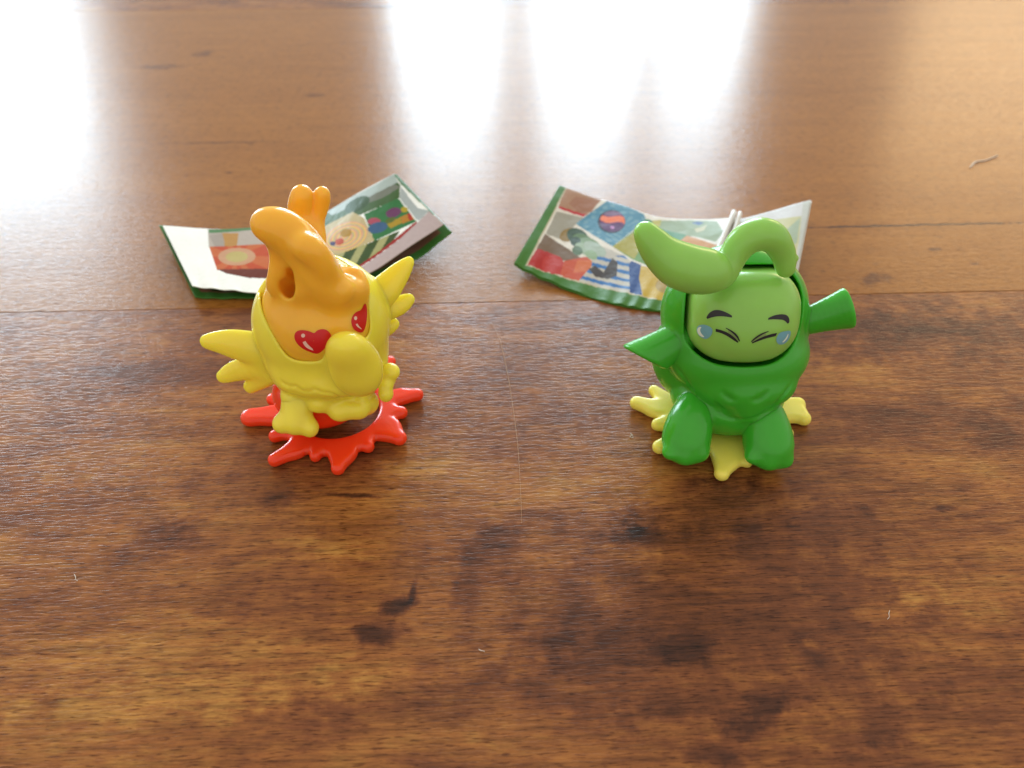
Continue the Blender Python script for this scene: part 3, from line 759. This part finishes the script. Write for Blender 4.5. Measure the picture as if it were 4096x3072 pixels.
def paint_right(q, u, v):
    col = np.tile(lin((215, 208, 195)), (len(q), 1))
    r7 = lambda *ps: [R7(*p) for p in ps]
    fill(col, q, r7((660, 160), (700, 150), (1100, 250), (1060, 300), (900, 460), (580, 370)), (200, 160, 130))
    fill(col, q, r7((780, 250), (1060, 290), (960, 420), (830, 440), (700, 330)), (190, 140, 110))
    fill(col, q, r7((590, 362), (860, 440), (900, 440), (870, 475), (580, 385)), (215, 45, 60))
    fill(col, q, r7((440, 670), (560, 420), (870, 480), (780, 560), (620, 740)), (190, 185, 170))
    fill(col, q, r7((330, 850), (430, 670), (700, 850), (900, 1000), (640, 980)), (150, 125, 100))
    fill(col, q, r7((220, 1025), (340, 840), (520, 900), (640, 985), (620, 1150), (430, 1100)), (205, 60, 50))
    disc(col, q, R7(520, 1030), 45, 42, (215, 75, 60), 0.3)
    fill(col, q, r7((600, 1140), (650, 985), (900, 940), (985, 1000), (930, 1120), (820, 1225), (700, 1190)), (225, 110, 70))
    fill(col, q, r7((750, 1120), (800, 980), (985, 980), (930, 1110)), (235, 140, 85))
    # striped blue and white field
    fill(col, q, r7((980, 860), (1100, 830), (1330, 920), (1420, 990), (1420, 1370), (1000, 1270), (800, 1230), (960, 1050)), (220, 215, 205))
    st = inpoly(q, r7((980, 940), (1330, 920), (1420, 990), (1420, 1370), (1000, 1270), (800, 1230), (960, 1050)))
    sv = (q[:, 1] - 700 + (q[:, 0] - 2030) * -0.22) * 2.86
    m = st & (np.mod(sv, 88) < 40); col[m] = lin((45, 105, 165))
    fill(col, q, r7((930, 1080), (1000, 1040), (1100, 1110), (1200, 950), (1260, 1000), (1250, 1150), (1150, 1185), (1000, 1160)), (95, 85, 80))
    fill(col, q, r7((1390, 1010), (1420, 980), (1530, 1030), (1505, 1180), (1545, 1395), (1400, 1350)), (25, 85, 155))
    fill(col, q, r7((1525, 1040), (1650, 1060), (2100, 1300), (2100, 1480), (1550, 1395), (1505, 1180)), (225, 195, 90))
    disc(col, q, R7(1780, 1260), 30, 28, (200, 175, 110))
    # green smoky creature shape
    disc(col, q, R7(700, 680), 38, 26, (170, 140, 60), -0.4)
    for c, rx, ry, rgb in (((800, 700), 45, 32, (70, 100, 60)), ((860, 760), 45, 30, (120, 150, 100)), ((780, 760), 22, 20, (60, 90, 55)), ((950, 800), 45, 24, (150, 175, 135)), ((900, 860), 50, 22, (185, 205, 180)), ((1000, 850), 50, 24, (195, 210, 195)), ((800, 870), 22, 18, (120, 145, 115)), ((960, 920), 26, 18, (175, 200, 165))):
        disc(col, q, R7(*c), rx, ry, rgb, 0.5)
    # blue card with a marble
    card = r7((1170, 275), (1560, 450), (1590, 510), (1200, 820), (1000, 700), (780, 550), (960, 420))
    fill(col, q, card, (105, 165, 190))
    cm = inpoly(q, card) & (np.sin(q[:, 0] * 0.11 + 2.5 * np.sin(q[:, 1] * 0.07)) * np.sin(q[:, 1] * 0.17 + 2 * np.sin(q[:, 0] * 0.05)) > 0.35); col[cm] = ink((140, 185, 200))
    disc(col, q, R7(1190, 535), 55, 46, (60, 45, 70))
    m = disc(col, q, R7(1200, 530), 50, 42, (115, 45, 120))
    yy = (q[:, 1] - R7(0, 500)[1]) * 2.86 - 0.25 * (q[:, 0] - R7(1200, 0)[0]) * 2.86 - 22 * np.sin((q[:, 0] - R7(1050, 0)[0]) * 0.055)
    col[m & (yy > -30) & (yy < 40)] = lin((225, 110, 60)); col[m & (yy <= -42)] = lin((120, 90, 120))
    disc(col, q, R7(1200, 600), 8, 6, (225, 170, 225))
    # yellow and green field card
    fill(col, q, r7((1200, 820), (1470, 620), (1590, 505), (2100, 680), (2100, 1100), (1650, 1060), (1420, 960)), (120, 165, 60))
    fill(col, q, r7((1200, 820), (1470, 640), (1560, 780), (1450, 960)), (190, 180, 50))
    fill(col, q, r7((1560, 510), (1600, 500), (2100, 660), (2100, 800), (1750, 760)), (75, 150, 80))
    # further right
    r8 = lambda *ps: [R8(*p) for p in ps]
    fill(col, q, r8((-300, 480), (200, 480), (620, 500), (720, 660), (600, 800), (150, 700), (-300, 580)), (160, 175, 130))
    fill(col, q, r8((240, 520), (330, 500), (430, 520), (350, 560)), (40, 100, 160))
    fill(col, q, r8((280, 610), (380, 590), (480, 550), (420, 640), (320, 670)), (215, 210, 170))
    fill(col, q, r8((-340, 480), (-200, 470), (-220, 560), (-300, 600)), (205, 195, 70))
    fill(col, q, r8((60, 810), (170, 710), (630, 850), (560, 960), (300, 900)), (220, 160, 70))
    fill(col, q, r8((870, 470), (1050, 450), (2010, 170), (2010, 420), (1300, 480), (960, 520)), (245, 245, 245))
    fill(col, q, r8((1050, 470), (1400, 480), (1900, 420), (1780, 1000), (900, 900)), (232, 230, 190))
    fill(col, q, r8((1650, 620), (1850, 440), (1800, 800), (1700, 900)), (205, 220, 200))
    # cream inner line and green border along the left and lower edge
    lw = r7((480, 1120), (220, 1042), (200, 1020), (640, 150), (680, 150), (230, 1025), (500, 1125), (820, 1215), (1000, 1255), (1300, 1325), (1600, 1395), (1600, 1410), (1290, 1340), (990, 1270), (800, 1232))
    fill(col, q, lw, (225, 215, 185))
    gb = r7((590, 100), (665, 150), (205, 1030), (500, 1130), (800, 1228), (1000, 1268), (1300, 1338), (1600, 1408), (1900, 1450), (2300, 1480), (2300, 1700), (1500, 1700), (40, 1100), (40, 960))
    fill(col, q, gb, (95, 150, 65))
    fill(col, q, r8((1890, 200), (2030, 170), (1850, 1300), (1770, 1300)), (230, 232, 225))
    return col


RO = np.array([4.2, 15.5, 0.0])
leafR = thing("leaflet", "folded glossy leaflet behind the green toy, printed with a purple marble on a blue card", "leaflet", RO, "folded printed leaflets")
topR = [(*R7(597, 118), 0.55), (*R7(900, 228), 0.36), (*R7(1300, 345), 0.18), (*R7(1700, 470), 0.10), (*R8(400, 470), 0.12), (*R8(830, 440), 0.28)]
botR = [(*R7(75, 1015), 0.35), (*R7(480, 1205), 0.16), (*R7(880, 1370), 0.07), (*R7(1250, 1475), 0.06), (*R7(1600, 1535), 0.06), (*R7(2000, 1560), 0.08)]
page("page", topR, botR, paint_right, leafR, RO, wave=0.02, label="printed left half with green crinkled border")
page("page", [(q[0], q[1], q[2]) for q in topR], botR, lambda q, u, v: np.tile(lin((85, 140, 60)), (len(q), 1)), leafR, RO, nu=100, nv=40, dz=-0.05, wave=0.02)
topR2 = [(*R8(830, 400), 0.30), (*R8(1010, 455), 0.32), (*R8(1500, 320), 0.62), (*R8(2005, 180), 1.0)]
botR2 = [(*R7(2000, 1560), 0.08), (2960, 1235, 0.10), (3080, 1180, 0.18), (*R8(1790, 1240), 0.35)]
page("page", topR2, botR2, paint_right, leafR, RO, nu=200, wave=0.012, label="raised pale right half")
page("page", [(q[0] + 4, q[1] + 4, q[2] - 0.05) for q in topR2], [(q[0] + 6, q[1] + 2, max(q[2] - 0.05, 0.05)) for q in botR2], lambda q, u, v: np.tile(lin((235, 235, 228)), (len(q), 1)), leafR, RO, nu=60, nv=40, wave=0.012)


def ridge(a, b, r):
    """rounded paper fold standing up along a line"""
    a = np.asarray(a); b = np.asarray(b); V = []; F = []; n = 12; d = (b - a) / np.linalg.norm(b - a)
    s = np.cross(d, (0, 0, 1)); s /= np.linalg.norm(s); up = np.cross(s, d)
    for k, wv in enumerate(np.linspace(0, 1, 10)):
        c = a + (b - a) * wv
        for j in range(n):
            an = 2 * math.pi * j / n; V.append(c + s * math.cos(an) * r + up * math.sin(an) * r * 1.8)
    for k in range(9):
        for j in range(n): F.append((k * n + j, k * n + (j + 1) % n, (k + 1) * n + (j + 1) % n, (k + 1) * n + j))
    F.append(tuple(range(n))[::-1]); F.append(tuple(9 * n + j for j in range(n)))
    o = mesh_obj("fold", V, F, M_WHITEPAPER, leafR, RO); return o


t = NT("white_paper"); v_ = t.cmvec(); t.l(t.mix(t.noise(v_, (6, 6, 6)), (0.68, 0.69, 0.66), (0.8, 0.8, 0.78)), t.b.inputs['Base Color']); t.b.inputs['Roughness'].default_value = 0.4; M_WHITEPAPER = t.m
ridge(PZ(R8(865, 385), 0.45), PZ(R8(600, 1000), 0.25), 0.075)
ridge(PZ(R8(955, 395), 0.45), PZ(R8(760, 1000), 0.25), 0.06)


def paint_left(q, u, v):
    col = np.tile(lin((246, 249, 245)), (len(q), 1))
    l5 = lambda *ps: [L5(*p) for p in ps]; l6 = lambda *ps: [L6(*p) for p in ps]
    fill(col, q, l5((640, 740), (1300, 720), (1400, 900), (1400, 1190), (850, 1190), (650, 930)), (215, 205, 195))
    fill(col, q, l5((800, 780), (980, 780), (960, 920), (830, 930)), (215, 170, 100))
    fill(col, q, l5((650, 800), (800, 780), (830, 930), (720, 940)), (195, 185, 175))
    fill(col, q, l5((655, 930), (1300, 900), (1400, 1190), (745, 1190)), (222, 105, 55))
    c0 = np.array(L5(960, 1040)); dx = q - c0; ang = np.arctan2(dx[:, 1], dx[:, 0])
    m = inpoly(q, l5((655, 930), (1300, 900), (1400, 1190), (745, 1190))) & (np.mod(ang * 8 / math.pi, 2) < 1); col[m] = ink((228, 135, 80))
    m = inpoly(q, l5((655, 930), (1300, 900), (1400, 1190), (745, 1190))); m2 = m & (((dx[:, 0] / 75) ** 2 + (dx[:, 1] / 36) ** 2) < 1); col[m2] = ink((230, 185, 150))
    m2 = m & (((dx[:, 0] / 45) ** 2 + (dx[:, 1] / 22) ** 2) < 1); col[m2] = ink((220, 205, 140))
    fill(col, q, l5((745, 1180), (1500, 1180), (1500, 1290), (1100, 1280), (850, 1230)), (140, 70, 45))
    # right wing of the leaflet
    fill(col, q, l6((0, 900), (380, 650), (1250, 200), (1330, 300), (1320, 470), (800, 700), (200, 900)), (95, 130, 75))
    fill(col, q, l6((700, 560), (1250, 290), (1340, 320), (1100, 470), (850, 560)), (150, 155, 140))
    fill(col, q, l6((360, 640), (1250, 150), (1300, 260), (560, 640), (420, 700)), (205, 220, 215))
    disc(col, q, L6(760, 560), 55, 26, (75, 110, 55), -0.5)
    fill(col, q, l6((200, 900), (700, 660), (850, 740), (990, 1030), (440, 1260), (200, 1250)), (225, 210, 165))
    c0 = np.array(L6(600, 990)); d = q - c0; an = -0.35; x = d[:, 0] * math.cos(an) + d[:, 1] * math.sin(an); y = -d[:, 0] * math.sin(an) + d[:, 1] * math.cos(an)
    rr = np.sqrt((x / 92) ** 2 + (y / 55) ** 2); th = np.arctan2(y, x)
    card = inpoly(q, l6((200, 880), (740, 650), (880, 760), (990, 1030), (440, 1260), (200, 1250)))
    sp = np.mod(rr * 4.2 - th / (2 * math.pi), 1)
    col[card & (rr < 1.0) & (sp < 0.35)] = lin((215, 160, 130)); col[card & (rr < 1.0) & (sp > 0.72)] = lin((230, 190, 100))
    disc(col, q, L6(610, 940), 24, 16, (205, 165, 55), -0.3); disc(col, q, L6(525, 1055), 18, 13, (220, 105, 65), -0.3); disc(col, q, L6(435, 1080), 11, 9, (90, 90, 140))
    fill(col, q, l6((440, 1250), (990, 1035), (1330, 900), (1250, 1020), (780, 1400), (500, 1500)), (85, 110, 50))
    sx = (q[:, 0] - 1200) * 3.318 + (q[:, 1] - 650) * 3.318 * 0.55
    m = inpoly(q, l6((440, 1250), (990, 1035), (1330, 900), (1250, 1020), (780, 1400), (500, 1500))); col[m & (np.mod(sx, 230) < 105)] = lin((165, 165, 110))
    fill(col, q, l6((850, 690), (1300, 470), (1550, 780), (985, 1035)), (75, 150, 90))
    disc(col, q, L6(1240, 660), 32, 19, (140, 85, 130), -0.3); disc(col, q, L6(980, 780), 26, 14, (205, 105, 125), -0.1); disc(col, q, L6(1030, 860), 40, 21, (85, 125, 165), -0.25)
    fill(col, q, l6((1150, 810), (1330, 720), (1350, 800), (1200, 870)), (205, 175, 50)); disc(col, q, L6(1200, 760), 22, 10, (120, 140, 70), -0.4)
    fill(col, q, l6((1330, 720), (1460, 660), (1510, 750), (1360, 810)), (215, 160, 60)); fill(col, q, l6((1420, 680), (1460, 660), (1500, 755), (1455, 775)), (205, 70, 50)); disc(col, q, L6(1385, 620), 14, 11, (210, 190, 60))
    fill(col, q, l6((1340, 320), (1560, 600), (1720, 640), (1570, 780), (1320, 470)), (205, 215, 215))
    fill(col, q, l6((1545, 775), (1560, 800), (1330, 1010), (1000, 1250), (760, 1420), (740, 1400), (1200, 1060)), (190, 50, 45))
    fill(col, q, l6((1560, 795), (1720, 640), (1910, 830), (1400, 1200), (880, 1490), (760, 1430), (1320, 1020)), (222, 205, 205))
    fill(col, q, l6((1240, 150), (1320, 130), (1990, 770), (1920, 830), (1340, 290)), (130, 170, 135))
    fill(col, q, l5((640, 745), (1150, 715), (1150, 745), (655, 785)), (110, 160, 110))
    return col


LO = np.array([-3.6, 15.8, 0.0])
leafL = thing("leaflet", "folded glossy leaflet behind the yellow bird toy, printed with a spiral card and white flap", "leaflet", LO, "folded printed leaflets")
topL = [(*L5(138, 697), 0.62), (*L5(640, 735), 0.42), (*L5(1100, 720), 0.32), (*L6(100, 780), 0.30), (*L6(360, 645), 0.40), (*L6(800, 390), 0.75), (*L6(1250, 145), 1.15)]
botL = [(*L5(470, 1372), 0.42), (*L5(850, 1405), 0.34), (*L5(1140, 1440), 0.30), (1130, 1190, 0.28), (1300, 1180, 0.32), (*L6(950, 1450), 0.45), (*L6(1915, 815), 0.85)]
page("page", topL, botL, paint_left, leafL, LO, nu=400, nv=150, wave=0.014, label="printed upper page with white left flap")
botL2 = [(*L5(498, 1494), 0.06), (*L5(850, 1502), 0.06), (*L5(1140, 1502), 0.06), (1180, 1215, 0.06), (1380, 1165, 0.08), (*L6(1530, 1290), 0.22), (*L6(2020, 925), 0.55)]
topL2 = [(*L5(98, 692), 0.50), (*L5(640, 745), 0.26), (*L5(1100, 725), 0.2), (*L6(100, 800), 0.16), (*L6(360, 680), 0.26), (*L6(800, 430), 0.58), (*L6(1280, 150), 0.98)]


def paint_left2(q, u, v):
    col = np.tile(lin((60, 110, 45)), (len(q), 1))
    m = (v > 0.3) & (v < 0.93) & (u > 0.04) & (u < 0.965); col[m] = lin((120, 80, 62))
    m = (v > 0.3) & (v < 0.90) & (u > 0.10) & (u < 0.6); col[m] = lin((35, 60, 25))
    return col


page("page", topL2, botL2, paint_left2, leafL, LO, nu=160, nv=60, wave=0.012, label="dark green lower page")


# ------------------------------------------------------------------ stray hair and lint on the floor
def fibre(name, label, cat, pts, r, mat):
    P = cubic(pts, 60); n = 6; V = []; F = []
    for k in range(60):
        d = P[min(k + 1, 59)] - P[max(k - 1, 0)]; d /= np.linalg.norm(d); s = np.cross(d, (0, 0, 1)); s /= np.linalg.norm(s); up = np.cross(s, d)
        rr = r * (0.35 + 0.65 * math.sin(math.pi * min(1, (k + 3) / 40)) if k < 20 else 1.0 - 0.5 * k / 60)
        for j in range(n): V.append(P[k] + rr * (s * math.cos(j * math.pi / 3) + up * math.sin(j * math.pi / 3)))
    for k in range(59):
        for j in range(n): F.append((k * n + j, k * n + (j + 1) % n, (k + 1) * n + (j + 1) % n, (k + 1) * n + j))
    o = mesh_obj(name, V, F, mat); o['label'] = label; o['category'] = cat; return o


D = lambda x, y: (x * 4096 / 2212, y * 4096 / 2212)
t = NT("fair_hair"); t.b.inputs['Base Color'].default_value = (0.55, 0.32, 0.16, 1); t.b.inputs['Roughness'].default_value = 0.35; M_HAIR = t.m
t = NT("pale_lint"); t.b.inputs['Base Color'].default_value = (0.7, 0.6, 0.5, 1); t.b.inputs['Roughness'].default_value = 0.6; M_LINT = t.m
fibre("hair", "long fair hair lying on the dark plank between the two toys", "hair", [PZ(D(*p), z) for p, z in (((1060, 697), 0.05), ((1078, 730), 0.02), ((1095, 800), 0.012), ((1108, 880), 0.01), ((1118, 960), 0.01), ((1124, 1050), 0.01), ((1127, 1130), 0.01))], 0.005, M_HAIR)
fibre("lint_fibre", "curved pale lint fibre on the light plank at the upper right", "lint", [PZ(D(*p), 0.02) for p in ((2095, 362), (2108, 350), (2130, 346), (2155, 336))], 0.03, M_LINT)
fibre("lint_fibre", "tiny curled lint fibre beside the left foot of the green toy", "lint", [PZ(D(*p), 0.015) for p in ((1362, 935), (1364, 940), (1361, 944), (1367, 945), (1366, 938))], 0.008, M_LINT)
fibre("lint_fibre", "tiny white lint fleck on the dark plank in the front middle of the floor", "lint", [PZ(D(*p), 0.012) for p in ((1034, 1402), (1038, 1405), (1044, 1406), (1047, 1408))], 0.009, M_LINT)
fibre("lint_fibre", "short pale lint fleck on the dark plank at the front left", "lint", [PZ(D(*p), 0.012) for p in ((160, 1240), (163, 1246), (164, 1252), (168, 1255))], 0.007, M_LINT)
fibre("lint_fibre", "small pale lint fleck on the dark plank at the front right", "lint", [PZ(D(*p), 0.012) for p in ((1922, 1318), (1920, 1326), (1921, 1332), (1917, 1338))], 0.006, M_LINT)
